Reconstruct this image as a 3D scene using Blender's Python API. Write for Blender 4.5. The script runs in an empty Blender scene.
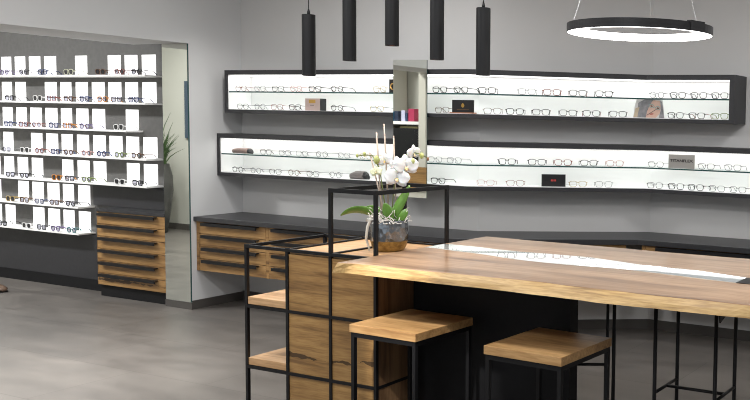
import bpy, bmesh, math, random
from mathutils import Vector, Matrix
random.seed(7)
S = bpy.context.scene
COL = S.collection
PI = math.pi

# ------------------------------------------------------------------ materials
MATS = {}
def principled(name, col, rough=.5, metal=0., spec=.5, coat=0., coat_rough=.05):
    if name in MATS: return MATS[name]
    m = bpy.data.materials.new(name); m.use_nodes = True
    b = m.node_tree.nodes['Principled BSDF']
    b.inputs['Base Color'].default_value = (*col, 1); b.inputs['Roughness'].default_value = rough
    b.inputs['Metallic'].default_value = metal; b.inputs['Specular IOR Level'].default_value = spec
    b.inputs['Coat Weight'].default_value = coat; b.inputs['Coat Roughness'].default_value = coat_rough
    MATS[name] = m
    return m
def nodes(m): return m.node_tree.nodes, m.node_tree.links, m.node_tree.nodes['Principled BSDF']
def emission(name, col, strength):
    m = bpy.data.materials.new(name); m.use_nodes = True
    n, l, b = nodes(m)
    b.inputs['Base Color'].default_value = (*col, 1)
    b.inputs['Emission Color'].default_value = (*col, 1); b.inputs['Emission Strength'].default_value = strength
    MATS[name] = m
    return m
def noisy(name, c0, c1, rough, scale=3., detail=5., spec=.5, bump=0., bscale=200.):
    m = principled(name, c0, rough, 0, spec); n, l, b = nodes(m)
    tc = n.new('ShaderNodeTexCoord'); no = n.new('ShaderNodeTexNoise'); r = n.new('ShaderNodeValToRGB')
    no.inputs['Scale'].default_value = scale; no.inputs['Detail'].default_value = detail
    r.color_ramp.elements[0].position = .3; r.color_ramp.elements[1].position = .7
    r.color_ramp.elements[0].color = (*c0, 1); r.color_ramp.elements[1].color = (*c1, 1)
    l.new(tc.outputs['Object'], no.inputs['Vector']); l.new(no.outputs['Fac'], r.inputs['Fac']); l.new(r.outputs['Color'], b.inputs['Base Color'])
    if bump:
        n2 = n.new('ShaderNodeTexNoise'); n2.inputs['Scale'].default_value = bscale
        bp = n.new('ShaderNodeBump'); bp.inputs['Strength'].default_value = bump; bp.inputs['Distance'].default_value = .002
        l.new(tc.outputs['Object'], n2.inputs['Vector']); l.new(n2.outputs['Fac'], bp.inputs['Height']); l.new(bp.outputs['Normal'], b.inputs['Normal'])
    return m
def wood(name, light, mid, dark, rough=.4, grain=(1.5, 22, 22), crack=None, coat=0., spec=.5):
    """oak: streaks along the X axis of the object, medullary flecks, optional dark crack (z0, amplitude, width)"""
    m = principled(name, mid, rough, 0, spec, coat, .12); n, l, b = nodes(m)
    tc = n.new('ShaderNodeTexCoord'); oi = n.new('ShaderNodeObjectInfo')
    mul = n.new('ShaderNodeVectorMath'); mul.operation = 'SCALE'; mul.inputs['Scale'].default_value = 13.7
    cx = n.new('ShaderNodeCombineXYZ')
    for k in range(3): l.new(oi.outputs['Random'], cx.inputs[k])
    l.new(cx.outputs[0], mul.inputs[0])
    add = n.new('ShaderNodeVectorMath'); l.new(tc.outputs['Object'], add.inputs[0]); l.new(mul.outputs[0], add.inputs[1])
    mp = n.new('ShaderNodeMapping'); mp.inputs['Scale'].default_value = grain; l.new(add.outputs[0], mp.inputs['Vector'])
    n1 = n.new('ShaderNodeTexNoise'); n1.inputs['Scale'].default_value = 1.; n1.inputs['Detail'].default_value = 6; n1.inputs['Distortion'].default_value = .6
    l.new(mp.outputs[0], n1.inputs['Vector'])
    r = n.new('ShaderNodeValToRGB'); e = r.color_ramp.elements
    e[0].position = .28; e[0].color = (*dark, 1); e[1].position = .72; e[1].color = (*light, 1)
    k = r.color_ramp.elements.new(.48); k.color = (*mid, 1)
    l.new(n1.outputs['Fac'], r.inputs['Fac'])
    mp2 = n.new('ShaderNodeMapping'); mp2.inputs['Scale'].default_value = tuple(g * 6 for g in grain); l.new(add.outputs[0], mp2.inputs['Vector'])
    n2 = n.new('ShaderNodeTexNoise'); n2.inputs['Scale'].default_value = 1.; n2.inputs['Detail'].default_value = 3; l.new(mp2.outputs[0], n2.inputs['Vector'])
    r2 = n.new('ShaderNodeValToRGB'); r2.color_ramp.elements[0].position = .35; r2.color_ramp.elements[0].color = (.72, .66, .6, 1)
    r2.color_ramp.elements[1].position = .6; r2.color_ramp.elements[1].color = (1, 1, 1, 1); l.new(n2.outputs['Fac'], r2.inputs['Fac'])
    mx = n.new('ShaderNodeMix'); mx.data_type = 'RGBA'; mx.blend_type = 'MULTIPLY'; mx.inputs['Factor'].default_value = .75
    l.new(r.outputs['Color'], mx.inputs['A']); l.new(r2.outputs['Color'], mx.inputs['B'])
    out = mx.outputs['Result']
    if crack:
        z0, amp, wid, fx = crack
        sp = n.new('ShaderNodeSeparateXYZ'); l.new(tc.outputs['Object'], sp.inputs[0])
        cz = n.new('ShaderNodeCombineXYZ'); l.new(sp.outputs['X'], cz.inputs[0])
        nz = n.new('ShaderNodeTexNoise'); nz.inputs['Scale'].default_value = fx; nz.inputs['Detail'].default_value = 3; l.new(cz.outputs[0], nz.inputs['Vector'])
        def mth(op, a, bb):
            q = n.new('ShaderNodeMath'); q.operation = op
            for i, v in enumerate((a, bb)):
                if isinstance(v, (int, float)): q.inputs[i].default_value = v
                else: l.new(v, q.inputs[i])
            return q.outputs[0]
        zc = mth('ADD', mth('MULTIPLY', mth('SUBTRACT', nz.outputs['Fac'], .5), amp), z0)
        d = mth('ABSOLUTE', mth('SUBTRACT', sp.outputs['Z'], zc), 0)
        nw = n.new('ShaderNodeTexNoise'); nw.inputs['Scale'].default_value = 9; nw.inputs['Detail'].default_value = 4; l.new(tc.outputs['Object'], nw.inputs['Vector'])
        w = mth('MULTIPLY', mth('SUBTRACT', nw.outputs['Fac'], .37), wid)
        f = mth('LESS_THAN', d, w)
        halo = n.new('ShaderNodeMath'); halo.operation = 'MULTIPLY'; l.new(f, halo.inputs[0]); halo.inputs[1].default_value = .85
        mc = n.new('ShaderNodeMix'); mc.data_type = 'RGBA'; l.new(halo.outputs[0], mc.inputs['Factor'])
        l.new(out, mc.inputs['A']); mc.inputs['B'].default_value = (.035, .017, .008, 1); out = mc.outputs['Result']
    l.new(out, b.inputs['Base Color'])
    bp = n.new('ShaderNodeBump'); bp.inputs['Strength'].default_value = .12; bp.inputs['Distance'].default_value = .002
    l.new(n2.outputs['Fac'], bp.inputs['Height']); l.new(bp.outputs['Normal'], b.inputs['Normal'])
    return m
def clear(name, tint, gloss=.08, rough=.02):
    m = bpy.data.materials.new(name); m.use_nodes = True; n = m.node_tree.nodes; l = m.node_tree.links; n.clear()
    o = n.new('ShaderNodeOutputMaterial'); t = n.new('ShaderNodeBsdfTransparent'); g = n.new('ShaderNodeBsdfGlossy'); x = n.new('ShaderNodeMixShader')
    t.inputs['Color'].default_value = (*tint, 1); g.inputs['Roughness'].default_value = rough; x.inputs['Fac'].default_value = gloss
    l.new(t.outputs[0], x.inputs[1]); l.new(g.outputs[0], x.inputs[2]); l.new(x.outputs[0], o.inputs['Surface'])
    MATS[name] = m
    return m

plaster = noisy('grey wall paint', (.645, .638, .63), (.675, .668, .66), .85, 1.5, 3, .2, .08, 250)
plaster_light = noisy('light wall paint', (.64, .64, .64), (.67, .67, .67), .85, 1.5, 3, .2, .06, 250)
plaster_beige = noisy('beige wall paint', (.53, .525, .48), (.56, .555, .51), .85, 1.5, 3, .2)
ceiling_m = principled('white ceiling paint', (.8, .8, .79), .9, 0, .2)
anthracite = noisy('anthracite laminate', (.025, .025, .028), (.030, .030, .034), .45, 40, 3, .5)
anth_top = noisy('anthracite worktop', (.028, .028, .031), (.036, .036, .040), .36, 60, 4, .5)
panel_dark = noisy('dark display panel', (.10, .098, .095), (.118, .116, .112), .55, 30, 4, .35)
black_metal = principled('black powder coated steel', (.0065, .0065, .0075), .45, 0, .35)
black_matt = noisy('black board', (.005, .005, .006), (.007, .007, .008), .6, 30, 3, .25)
skirt = principled('dark skirting', (.075, .068, .062), .5)
white_lam = principled('white laminate', (.88, .875, .87), .4)
shelf_white = principled('white shelf lacquer', (.88, .88, .86), .35)
led = emission('led strip light', (1, .985, .965), 2.1)
panel_lit = emission('lit white panel', (1, 1, 1), 1.12)
oak = wood('oak drawer veneer', (.47, .28, .11), (.35, .195, .068), (.14, .066, .022), .45)
oak_crack = wood('oak veneer with dark crack', (.47, .28, .11), (.35, .195, .068), (.14, .066, .022), .45, crack=(.050, .06, .07, 8))
oak_rack = wood('oak rack panel', (.45, .27, .10), (.335, .19, .068), (.15, .078, .03), .45, grain=(2.2, 26, 26), crack=(.40, .15, .06, 4.2))
oak_side = wood('oak side panel darkened for shade', (.25, .15, .075), (.18, .10, .05), (.10, .055, .028), .5, grain=(20, 20, 1.5))  # same oak, its shade beside the table put into a darker colour
oak_shelf = wood('oak shelf', (.66, .42, .23), (.58, .36, .185), (.46, .26, .12), .4, grain=(1.6, 18, 18))
oak_seat = wood('oak stool seat', (.58, .36, .165), (.46, .27, .112), (.25, .13, .05), .38, grain=(1.8, 16, 16))
oak_table = wood('oiled table oak', (.48, .315, .195), (.34, .21, .125), (.16, .09, .052), .33, grain=(1.1, 9, 9), coat=.15)
oak_edge = wood('live edge oak', (.58, .40, .18), (.46, .30, .12), (.20, .115, .045), .5, grain=(2.5, 30, 30))
mirror_m = principled('silvered mirror', (.84, .86, .80), .015, 1.)
glass_edge = principled('green glass edge', (.035, .085, .085), .12, 0, .5)
shelf_glass = clear('clear shelf glass', (.95, .98, .97), .06)
lens_clear = clear('clear lens', (.965, .97, .97), .03)
lens_dark = principled('dark sunglass lens', (.02, .02, .024), .08)
lens_tint = clear('grey tinted lens', (.26, .26, .30), .10)
inlay = principled('white glass inlay', (.66, .70, .70), .03, 0, .8, 1., .02)

# floor: large concrete-look tiles
floor_m = principled('concrete tile', (.2, .19, .18), .33, 0, .5)
n, l, b = nodes(floor_m)
tc = n.new('ShaderNodeTexCoord'); bt = n.new('ShaderNodeTexBrick'); bt.offset = .5
bt.inputs['Scale'].default_value = 1.; bt.inputs['Brick Width'].default_value = 1.2; bt.inputs['Row Height'].default_value = .6
bt.inputs['Mortar Size'].default_value = .003; bt.inputs['Mortar Smooth'].default_value = .3
bt.inputs['Color1'].default_value = (.150, .138, .126, 1); bt.inputs['Color2'].default_value = (.132, .121, .111, 1); bt.inputs['Mortar'].default_value = (.09, .082, .075, 1)
mpf = n.new('ShaderNodeMapping'); mpf.inputs['Rotation'].default_value = (0, 0, 0); mpf.inputs['Location'].default_value = (.3, .1, 0)
l.new(tc.outputs['Object'], mpf.inputs['Vector']); l.new(mpf.outputs[0], bt.inputs['Vector'])
nf = n.new('ShaderNodeTexNoise'); nf.inputs['Scale'].default_value = 2.2; nf.inputs['Detail'].default_value = 7; nf.inputs['Roughness'].default_value = .6
mpn = n.new('ShaderNodeMapping'); mpn.inputs['Scale'].default_value = (1, 2.6, 1); l.new(tc.outputs['Object'], mpn.inputs['Vector']); l.new(mpn.outputs[0], nf.inputs['Vector'])
rf = n.new('ShaderNodeValToRGB'); rf.color_ramp.elements[0].position = .3; rf.color_ramp.elements[0].color = (.72, .72, .72, 1); rf.color_ramp.elements[1].position = .72; rf.color_ramp.elements[1].color = (1.18, 1.17, 1.16, 1)
l.new(nf.outputs['Fac'], rf.inputs['Fac'])
mf = n.new('ShaderNodeMix'); mf.data_type = 'RGBA'; mf.blend_type = 'MULTIPLY'; mf.inputs['Factor'].default_value = 1.
l.new(bt.outputs['Color'], mf.inputs['A']); l.new(rf.outputs['Color'], mf.inputs['B']); l.new(mf.outputs['Result'], b.inputs['Base Color'])
rr = n.new('ShaderNodeMapRange'); rr.inputs['To Min'].default_value = .28; rr.inputs['To Max'].default_value = .46; l.new(nf.outputs['Fac'], rr.inputs['Value']); l.new(rr.outputs[0], b.inputs['Roughness'])

# ------------------------------------------------------------------ mesh builder
class MB:
    def __init__(s): s.b = bmesh.new()
    def box(s, x0, x1, y0, y1, z0, z1, M=None):
        v = [s.b.verts.new((x, y, z)) for x in (x0, x1) for y in (y0, y1) for z in (z0, z1)]
        for f in ((0, 1, 3, 2), (4, 6, 7, 5), (0, 4, 5, 1), (2, 3, 7, 6), (0, 2, 6, 4), (1, 5, 7, 3)): s.b.faces.new([v[i] for i in f])
        if M is not None:
            for q in v: q.co = M @ q.co
        return s
    def prism(s, pts, z0, z1, top=None):
        """polygon pts (x,y) extruded; top = other outline at z1"""
        t = top or pts
        a = [s.b.verts.new((p[0], p[1], z0)) for p in pts]; c = [s.b.verts.new((p[0], p[1], z1)) for p in t]
        s.b.faces.new(a[::-1]); s.b.faces.new(c); k = len(a)
        for i in range(k): s.b.faces.new((a[i], a[(i + 1) % k], c[(i + 1) % k], c[i]))
        return s
    def rings(s, R, closed=False, caps=True):
        V = [[s.b.verts.new(p) for p in r] for r in R]; k = len(V[0])
        m = len(V)
        for i in range(m if closed else m - 1):
            A, B = V[i], V[(i + 1) % m]
            for j in range(k): s.b.faces.new((A[j], A[(j + 1) % k], B[(j + 1) % k], B[j]))
        if caps and not closed:
            if len(V[0]) > 2: s.b.faces.new(V[0][::-1]); s.b.faces.new(V[-1])
        return s
    def tube(s, P, r, seg=8, closed=False, flat=1.):
        P = [Vector(p) for p in P]; R = []; m = len(P)
        rad = r if isinstance(r, (list, tuple)) else [r] * m
        up = None
        for i in range(m):
            if closed: t = P[(i + 1) % m] - P[i - 1]
            else: t = P[min(i + 1, m - 1)] - P[max(i - 1, 0)]
            t.normalize()
            if up is None:
                up = Vector((0, 0, 1)) if abs(t.z) < .9 else Vector((0, 1, 0))
            u = up - t * up.dot(t)
            if u.length < 1e-4: u = t.orthogonal()
            u.normalize(); w = t.cross(u); up = u
            R.append([P[i] + (u * math.cos(a) + w * math.sin(a) * flat) * rad[i] for a in (2 * PI * j / seg for j in range(seg))])
        return s.rings(R, closed)
    def lathe(s, prof, seg=32, c=(0, 0, 0), caps=True):
        R = [[(c[0] + r * math.cos(2 * PI * j / seg), c[1] + r * math.sin(2 * PI * j / seg), c[2] + z) for j in range(seg)] for r, z in prof]
        return s.rings(R, caps=caps)
    def quad(s, pts):
        s.b.faces.new([s.b.verts.new(p) for p in pts]); return s
    def grid(s, f, nu, nv):
        V = [[s.b.verts.new(f(i / nu, j / nv)) for j in range(nv + 1)] for i in range(nu + 1)]
        for i in range(nu):
            for j in range(nv): s.b.faces.new((V[i][j], V[i + 1][j], V[i + 1][j + 1], V[i][j + 1]))
        return s
    def build(s, name, mat, parent=None, origin=None, smooth=False, bevel=0., solid=0.):
        """vertices are given in world space when origin is given (moved into the parent's space), else in local space"""
        if origin is not None:
            for v in s.b.verts: v.co -= Vector(origin)
        bmesh.ops.recalc_face_normals(s.b, faces=s.b.faces)
        me = bpy.data.meshes.new(name); s.b.to_mesh(me); s.b.free()
        if mat is not None: me.materials.append(mat)
        if smooth:
            for p in me.polygons: p.use_smooth = True
        o = bpy.data.objects.new(name, me); COL.objects.link(o)
        if parent is not None: o.parent = parent
        elif origin is not None: o.location = origin
        if solid:
            d = o.modifiers.new('thickness', 'SOLIDIFY'); d.thickness = solid; d.offset = 0
        if bevel:
            d = o.modifiers.new('edge', 'BEVEL'); d.width = bevel; d.segments = 2; d.limit_method = 'ANGLE'
        return o
def thing(name, label, cat, loc=(0, 0, 0), rz=0., group=None):
    o = bpy.data.objects.new(name, None); COL.objects.link(o); o.empty_display_size = .1
    o.location = loc; o.rotation_euler = (0, 0, rz)
    return tag(o, label, cat, group)
def tag(o, label, cat, group=None):
    o['label'] = label; o['category'] = cat
    if group: o['group'] = group
    return o
def struct(o): o['kind'] = 'structure'; return o
ORD = 'leftmost second third fourth fifth sixth seventh eighth ninth tenth eleventh twelfth thirteenth fourteenth fifteenth sixteenth seventeenth eighteenth nineteenth'.split()

# ------------------------------------------------------------------ room
XW = -6.36          # face of the left wall
YS = 4.85           # mirrored end of the left wall
YA = 5.33           # back wall
WA, WB = (-3.95, 5.33), (-2.87, 5.99)
AN = math.atan2(WB[1] - WA[1], WB[0] - WA[0]); TN = math.tan(AN / 2)
YC = WB[1]
CH = 2.87
def offp(d): return (WA[0] + d * TN, WA[1] - d), (WB[0] + d * TN, WB[1] - d)
def along(d, x0, x1):
    a, c = offp(d); return [(x0, YA - d), a, c, (x1, YC - d)]
def strip(mb, d0, d1, x0, x1, z0, z1):
    """a board that follows the three faces of the back wall between offsets d0 and d1"""
    A, B = along(d0, x0, x1), along(d1, x0, x1)
    for i in range(3):
        mb.prism([A[i], A[i + 1], B[i + 1], B[i]], z0, z1)
    return mb
def strip1(mb, d0, d1, x0, x1, z0, z1):
    A, B = along(d0, x0, x1), along(d1, x0, x1)
    return mb.prism(A + B[::-1], z0, z1)

struct(MB().box(-12.5, 3.2, -3.2, 6.3, -.06, 0).build('floor', floor_m))
struct(MB().box(-12.5, 3.2, -3.2, 6.3, CH, CH + .06).build('ceiling', ceiling_m))
struct(strip1(MB(), -.2, 0, XW, 3.2, 0, CH).build('wall_back', plaster))
mb = MB(); mb.box(-6.655, XW, YS, 5.53, 0, CH)                     # wall stub that carries the tall mirror
mb.box(-7.0, XW, 1.45, YS, 2.11, CH)                              # deep lintel over the opening to the display room
mb.box(-7.0, XW, -3.2, 1.45, 0, CH)
struct(mb.build('wall_left', plaster_light))
struct(MB().box(-12.5, -6.655, 5.04, 5.2, 0, CH).build('wall_display', panel_dark))
struct(MB().box(-12.5, -7.0, 1.3, 1.45, 0, CH).build('wall_alcove', plaster_beige))
struct(MB().box(-12.5, -12.35, 1.45, 5.04, 0, CH).build('wall_far', plaster_beige))
mb = MB(); mb.box(XW, -4.2, -3.2, -3.05, 0, CH); mb.box(1.8, 3.2, -3.2, -3.05, 0, CH); mb.box(-4.2, 1.8, -3.2, -3.05, 2.5, CH); mb.box(-4.2, 1.8, -3.2, -3.05, 0, .3)
struct(mb.build('wall_front', plaster))
struct(MB().box(3.05, 3.2, -3.05, 6.3, 0, CH).build('wall_right', plaster))
mb = MB()
for x in (-4.2, -2.2, -.2, 1.74): mb.box(x, x + .06, -3.15, -3.09, .3, 2.5)
mb.box(-4.2, 1.8, -3.15, -3.09, .3, .36); mb.box(-4.2, 1.8, -3.15, -3.09, 2.44, 2.5)
struct(mb.build('window_1', black_metal))
struct(strip(MB(), 0, .012, XW, 3.0, 0, .075).build('baseboard_back', skirt))
mb = MB(); mb.box(-6.655, XW + .012, YS - .012, YS, 0, .055); mb.box(XW, XW + .012, YS, YA, 0, .07)
struct(mb.build('baseboard_left', skirt))
struct(MB().box(-12.3, -7.0, 1.45, 1.465, 0, .08).build('baseboard_alcove', skirt))

# ------------------------------------------------------------------ eyeglasses
GCOL = {k: principled('glasses ' + nm, c, r, mt) for k, (nm, c, r, mt) in {
    'k': ('black', (.012, .012, .014), .25, 0), 'd': ('dark grey', (.05, .05, .055), .3, 0), 'g': ('silver wire', (.22, .22, .23), .35, .3),
    'r': ('red brown', (.22, .05, .035), .3, 0), 'b': ('brown', (.12, .055, .025), .3, 0), 'y': ('gold', (.45, .33, .14), .3, .7),
    'B': ('dark blue', (.02, .04, .14), .25, 0), 'n': ('olive green', (.18, .24, .07), .3, 0), 'o': ('orange tortoise', (.55, .2, .02), .25, 0),
    'w': ('white', (.75, .75, .74), .3, 0), 'p': ('rose', (.55, .32, .30), .3, 0), 't': ('teal', (.06, .20, .20), .3, 0), 'v': ('purple', (.16, .12, .26), .3, 0),
    'c': ('cream green', (.55, .56, .42), .3, 0)}.items()}
CNAME = dict(k='black', d='dark grey', g='silver grey', r='red-brown', b='brown', y='gold', B='dark blue', n='olive green', o='orange tortoiseshell', w='white-framed', p='rose', t='teal', v='purple', c='cream')
def outline(kind, sx, k=20):
    P = []
    for i in range(k):
        a = 2 * PI * i / k; c, s_ = math.cos(a), math.sin(a)
        if kind == 'round': x, z = .0225 * c, .0215 * s_
        elif kind == 'square':
            e = .55; x = .0268 * math.copysign(abs(c) ** e, c); z = .0205 * math.copysign(abs(s_) ** e, s_)
            if z < 0: x *= .88
        elif kind == 'pilot':
            e = .75; x = .0265 * math.copysign(abs(c) ** e, c); z = .021 * math.copysign(abs(s_) ** e, s_)
            if z < 0: x = x * (1 + z * 12) + sx * .004 * (z / -.021)
        else:
            e = .5; x = .027 * math.copysign(abs(c) ** e, c); z = .0215 * math.copysign(abs(s_) ** e, s_)
            if z < 0: x *= .86
        P.append((x, z))
    return P
def glasses_meshes(kind, r):
    """front frame, left and right temple, one lens each side; faces -Y, rests on rims and temple tips at z=0"""
    h = {'round': .0215, 'square': .0205, 'pilot': .021, 'chunky': .0215}[kind] + r
    cx = .0335
    out = []
    f = MB()
    for sx in (-1, 1):
        f.tube([(sx * cx + x, 0, h + z) for x, z in outline(kind, sx)], r, 6, True)
    f.tube([(-.0125, 0, h + .006), (-.005, -.002, h + .0105), (.005, -.002, h + .0105), (.0125, 0, h + .006)], r * 1.05, 6)
    if kind == 'pilot': f.tube([(-.02, 0, h + .019), (.02, 0, h + .019)], r * .9, 6)
    for sx in (-1, 1): f.tube([(sx * .056, 0, h + .011), (sx * .064, .001, h + .012), (sx * .068, .006, h + .012)], r * 1.25, 6)
    out.append(('frame', f))
    for sx in (-1, 1):
        t = MB()
        zt = h + .012
        t.tube([(sx * .068, .006, zt), (sx * .0685, .05, zt - .002), (sx * .067, .092, zt - .004), (sx * .065, .112, zt - .016), (sx * .063, .126, .003)],
               [r * .9, r * .8, r * .85, r * 1.15, r * 1.1], 6)
        out.append(('temple', t))
    for sx in (-1, 1):
        q = MB(); q.b.faces.new([q.b.verts.new((sx * cx + x * .97, .0004, h + z * .97)) for x, z in outline(kind, sx)])
        out.append(('lens', q))
    res = []
    for nm, q in out:
        bmesh.ops.recalc_face_normals(q.b, faces=q.b.faces)
        me = bpy.data.meshes.new('eyeglasses_' + nm); q.b.to_mesh(me); q.b.free(); me.materials.append(GCOL['k'])
        for p in me.polygons: p.use_smooth = True
        res.append((nm, me))
    return res
GM = {'R': glasses_meshes('round', .0019), 'S': glasses_meshes('square', .0022), 'W': glasses_meshes('square', .0015), 'P': glasses_meshes('pilot', .0012),
      'C': glasses_meshes('chunky', .0032), 'T': glasses_meshes('round', .0034)}
SHAPE = {'R': 'round', 'S': 'rectangular', 'W': 'slim', 'P': 'pilot', 'C': 'thick-rimmed', 'T': 'bold round'}
def glasses(x, y, z, rz, spec, label, group):
    """spec: style letter + frame colour [+ lens d(ark)/t(inted)] [+ /temple colour]"""
    st, col = spec[0], spec[1]; rest = spec[2:]; tcol = col
    if '/' in rest: tcol = rest[rest.index('/') + 1]; rest = rest[:rest.index('/')]
    lm = {'d': lens_dark, 't': lens_tint}.get(rest, lens_clear)
    t = thing('sunglasses' if rest else 'eyeglasses', label, 'sunglasses' if rest else 'glasses', (x, y, z), rz, group)
    for nm, me in GM[st]:
        o = bpy.data.objects.new(nm, me); COL.objects.link(o); o.parent = t
        o.material_slots[0].link = 'OBJECT'
        o.material_slots[0].material = lm if nm == 'lens' else GCOL[tcol if nm == 'temple' else col]
    return t
def glabel(spec, i, n, place):
    tint = '/' not in spec and spec[2:]
    nm = 'sunglasses' if tint else 'eyeglasses'
    o = 'leftmost' if i == 0 else ORD[i] + ' from left'
    return f'{SHAPE[spec[0]]} {CNAME[spec[1]]} {nm}, {o} {place}'

# ------------------------------------------------------------------ backlit display wall on the left
T = (-8.6, 4.93, 0)
dw = thing('eyewear_display', 'dark display wall with seven shelves of eyewear before lit white panels', 'display wall', T)
MB().box(-12.0, -6.66, 5.02, 5.04, 0, CH - .01).build('back_panel', panel_dark, dw, T)
MB().box(-12.0, -7.5, 4.985, 5.02, 0, .095).build('plinth', black_matt, dw, T)
MB().box(-12.0, -7.5, 4.995, 5.02, .095, .485).build('lower_panel', anthracite, dw, T)
MB().box(-7.76, -6.66, 4.995, 5.02, .751, .925).build('panel_band', anthracite, dw, T)
SZ = [1.868, 1.640, 1.410, 1.182, .957, .738, .508]
COLS = [(-9.05, -8.885), (-8.85, -8.68), (-8.645, -8.465), (-8.43, -8.245), (-8.215, -8.045), (-8.005, -7.825), (-7.79, -7.605), (-7.575, -7.39), (-7.36, -7.18), (-7.147, -6.955)]
ROWS = ['1111010111', '1101111111', '1111111010', '1011111111', '1110111011', '011111', '101111']
for r, row in enumerate(ROWS):
    z = SZ[r]
    if r < 5: x1 = -6.90 if r != 2 else -7.14
    else: x1 = -7.775
    MB().box(-11.9, x1, 4.872, 5.02, z - .014, z).build('shelf', shelf_white, dw, T, bevel=.001)
    for c, on in enumerate(row):
        if on == '1':
            a, e = COLS[c][0] + .012, COLS[c][1] - .013
            MB().box(a, e, 5.016, 5.02, z + .003, z + .174).build('light_panel', panel_lit, dw, T)
    for k in range(1, 4):
        MB().box(-9.06 - k * .212, -8.89 - k * .212, 5.016, 5.02, z + .003, z + .174).build('light_panel', panel_lit, dw, T)
RN = ['top', 'second', 'third', 'fourth', 'fifth', 'sixth', 'bottom']
LEFT = [
 [(-8.739, 'Tvt'), (-8.469, 'Tdt'), (-8.206, 'SB'), (-7.857, 'Cc'), (-7.444, 'Cbd'), (-7.206, 'Tr'), (-6.999, 'Tdt')],
 [(-8.678, 'Sk'), (-8.284, 'Cwd'), (-8.093, 'Sr'), (-7.865, 'Sb'), (-7.656, 'SB'), (-7.426, 'Co'), (-7.25, 'Sd'), (-7.042, 'SB')],
 [(-8.704, 'SB'), (-8.49, 'Sr'), (-8.308, 'Rr'), (-8.075, 'SB'), (-7.887, 'So'), (-7.664, 'Tv'), (-7.233, 'Cwd')],
 [(-8.744, 'Wg'), (-8.486, 'Cwd'), (-8.276, 'Tr'), (-8.057, 'SB'), (-7.883, 'Tbt'), (-7.646, 'Tpt'), (-7.453, 'TBt'), (-7.227, 'Tnt'), (-7.018, 'Tb')],
 [(-8.698, 'Sd'), (-8.497, 'Tk'), (-8.053, 'Cod'), (-7.878, 'Sd'), (-7.654, 'Tn'), (-7.234, 'Cwd'), (-7.012, 'Ckt')],
 [(-8.708, 'Cyd'), (-8.507, 'Sb'), (-8.296, 'SBt'), (-8.089, 'Cb'), (-7.873, 'Td')],
 [(-8.835, 'Sk'), (-8.488, 'Cwd'), (-8.276, 'Sd'), (-8.083, 'Tvt'), (-7.867, 'Tt')]]
for r, L in enumerate(LEFT):
    L = [(x, sp if sp[-1] in 'dt' and len(sp) > 2 else ('C' if sp[0] == 'S' else sp[0]) + sp[1] + 't') for x, sp in L]
    for i, (x, sp) in enumerate(L):
        glasses(x, 4.8735, SZ[r] + .0008, random.uniform(-.03, .03), sp, glabel(sp, i, len(L), f'on {RN[r]} display wall shelf'), f'eyewear on the {RN[r]} shelf of the display wall')

# a brown shoe tip at the photo's edge
t = thing('shoe', 'brown shoe tip on the floor at the photo edge before the display wall', 'shoe', (-8.28, 4.57, 0))
prof = ((-.28, .032, .075), (-.26, .040, .09), (-.2, .040, .085), (-.12, .042, .06), (-.06, .044, .048), (-.02, .036, .036), (-.004, .02, .022))
MB().rings([[(u, w_ * math.cos(a), .0095 + max(0, h_ * (.5 + .5 * math.sin(a)))) for a in (2 * PI * j_ / 16 for j_ in range(16))] for u, w_, h_ in prof]).build('upper', noisy('brown shoe leather', (.12, .075, .05), (.18, .12, .085), .4, 15), t, smooth=True)
MB().prism([(u, w_ * 1.06) for u, w_, _ in prof] + [(u, -w_ * 1.06) for u, w_, _ in prof[::-1]], 0, .0094).build('sole', black_matt, t)

# drawer cabinets
def handle(mb, x0, x1, yf, z):
    mb.box(x0, x1, yf - .034, yf - .028, z - .024, z); mb.box(x0, x1, yf - .028, yf, z - .006, z)
    return mb
def drawer_cabinet(name, label, x0, x1, yf, yb, z0, z1, nd, hx0, hx1, loc, rz=0, side=.028, crack=None, group='oak drawer cabinets', top_gap=.0):
    t = thing(name, label, 'drawer cabinet', loc, rz, group)
    MB().box(x0, x1, yf + .018, yb, z0, z1).build('carcass', oak, t)
    MB().box(x0, x0 + side, yf, yf + .018, z0, z1).build('side_panel', oak, t)
    h = (z1 - z0 - top_gap) / nd
    for k in range(nd):
        zz = z0 + k * h
        d = MB().box(x0 + side + .002, x1 - .002, yf, yf + .0178, zz + .002, zz + h - .003).build('drawer', oak_crack if crack == k else oak, t, bevel=.0012)
        if crack == k:
            for v in d.data.vertices: v.co.z -= zz
            d.location.z = zz
        handle(MB(), x0 + hx0, x0 + hx1, yf, zz + h - .006).build('handle', black_metal, d)
        if crack == k:
            d.children[0].location.z = -zz
    return t
drawer_cabinet('drawer_cabinet', 'six-drawer oak cabinet with black bar handles below the lit display wall', 0, .837, 0, .163, .10, .722, 6, .045, .745, (-7.497, 4.85, 0), side=.004, crack=0)
T = (-7.08, 4.93, 0)
t = tag(MB().box(-7.497, -6.662, 4.845, 5.017, .723, .748).build('ledge_board', anth_top, None, T, bevel=.001), 'black board topping the six-drawer oak cabinet below the display wall', 'board')
tag(MB().box(-7.497, -6.662, 4.875, 5.017, 0, .099).build('cabinet_plinth', black_matt, None, T), 'black plinth under the six-drawer oak cabinet beside the tall mirror', 'plinth')

# tall wall mirror on the wall end
T = (-6.5, YS, .06)
tm = thing('wall_mirror', 'tall narrow mirror panel covering the wall end beside the display wall', 'mirror', T)
MB().box(-6.652, -6.364, YS - .008, YS - .001, .058, 2.108).build('mirror_glass', mirror_m, tm, T)
MB().box(-6.364, -6.358, YS - .009, YS - .001, .058, 2.108).build('glass_edge', glass_edge, tm, T)

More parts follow.
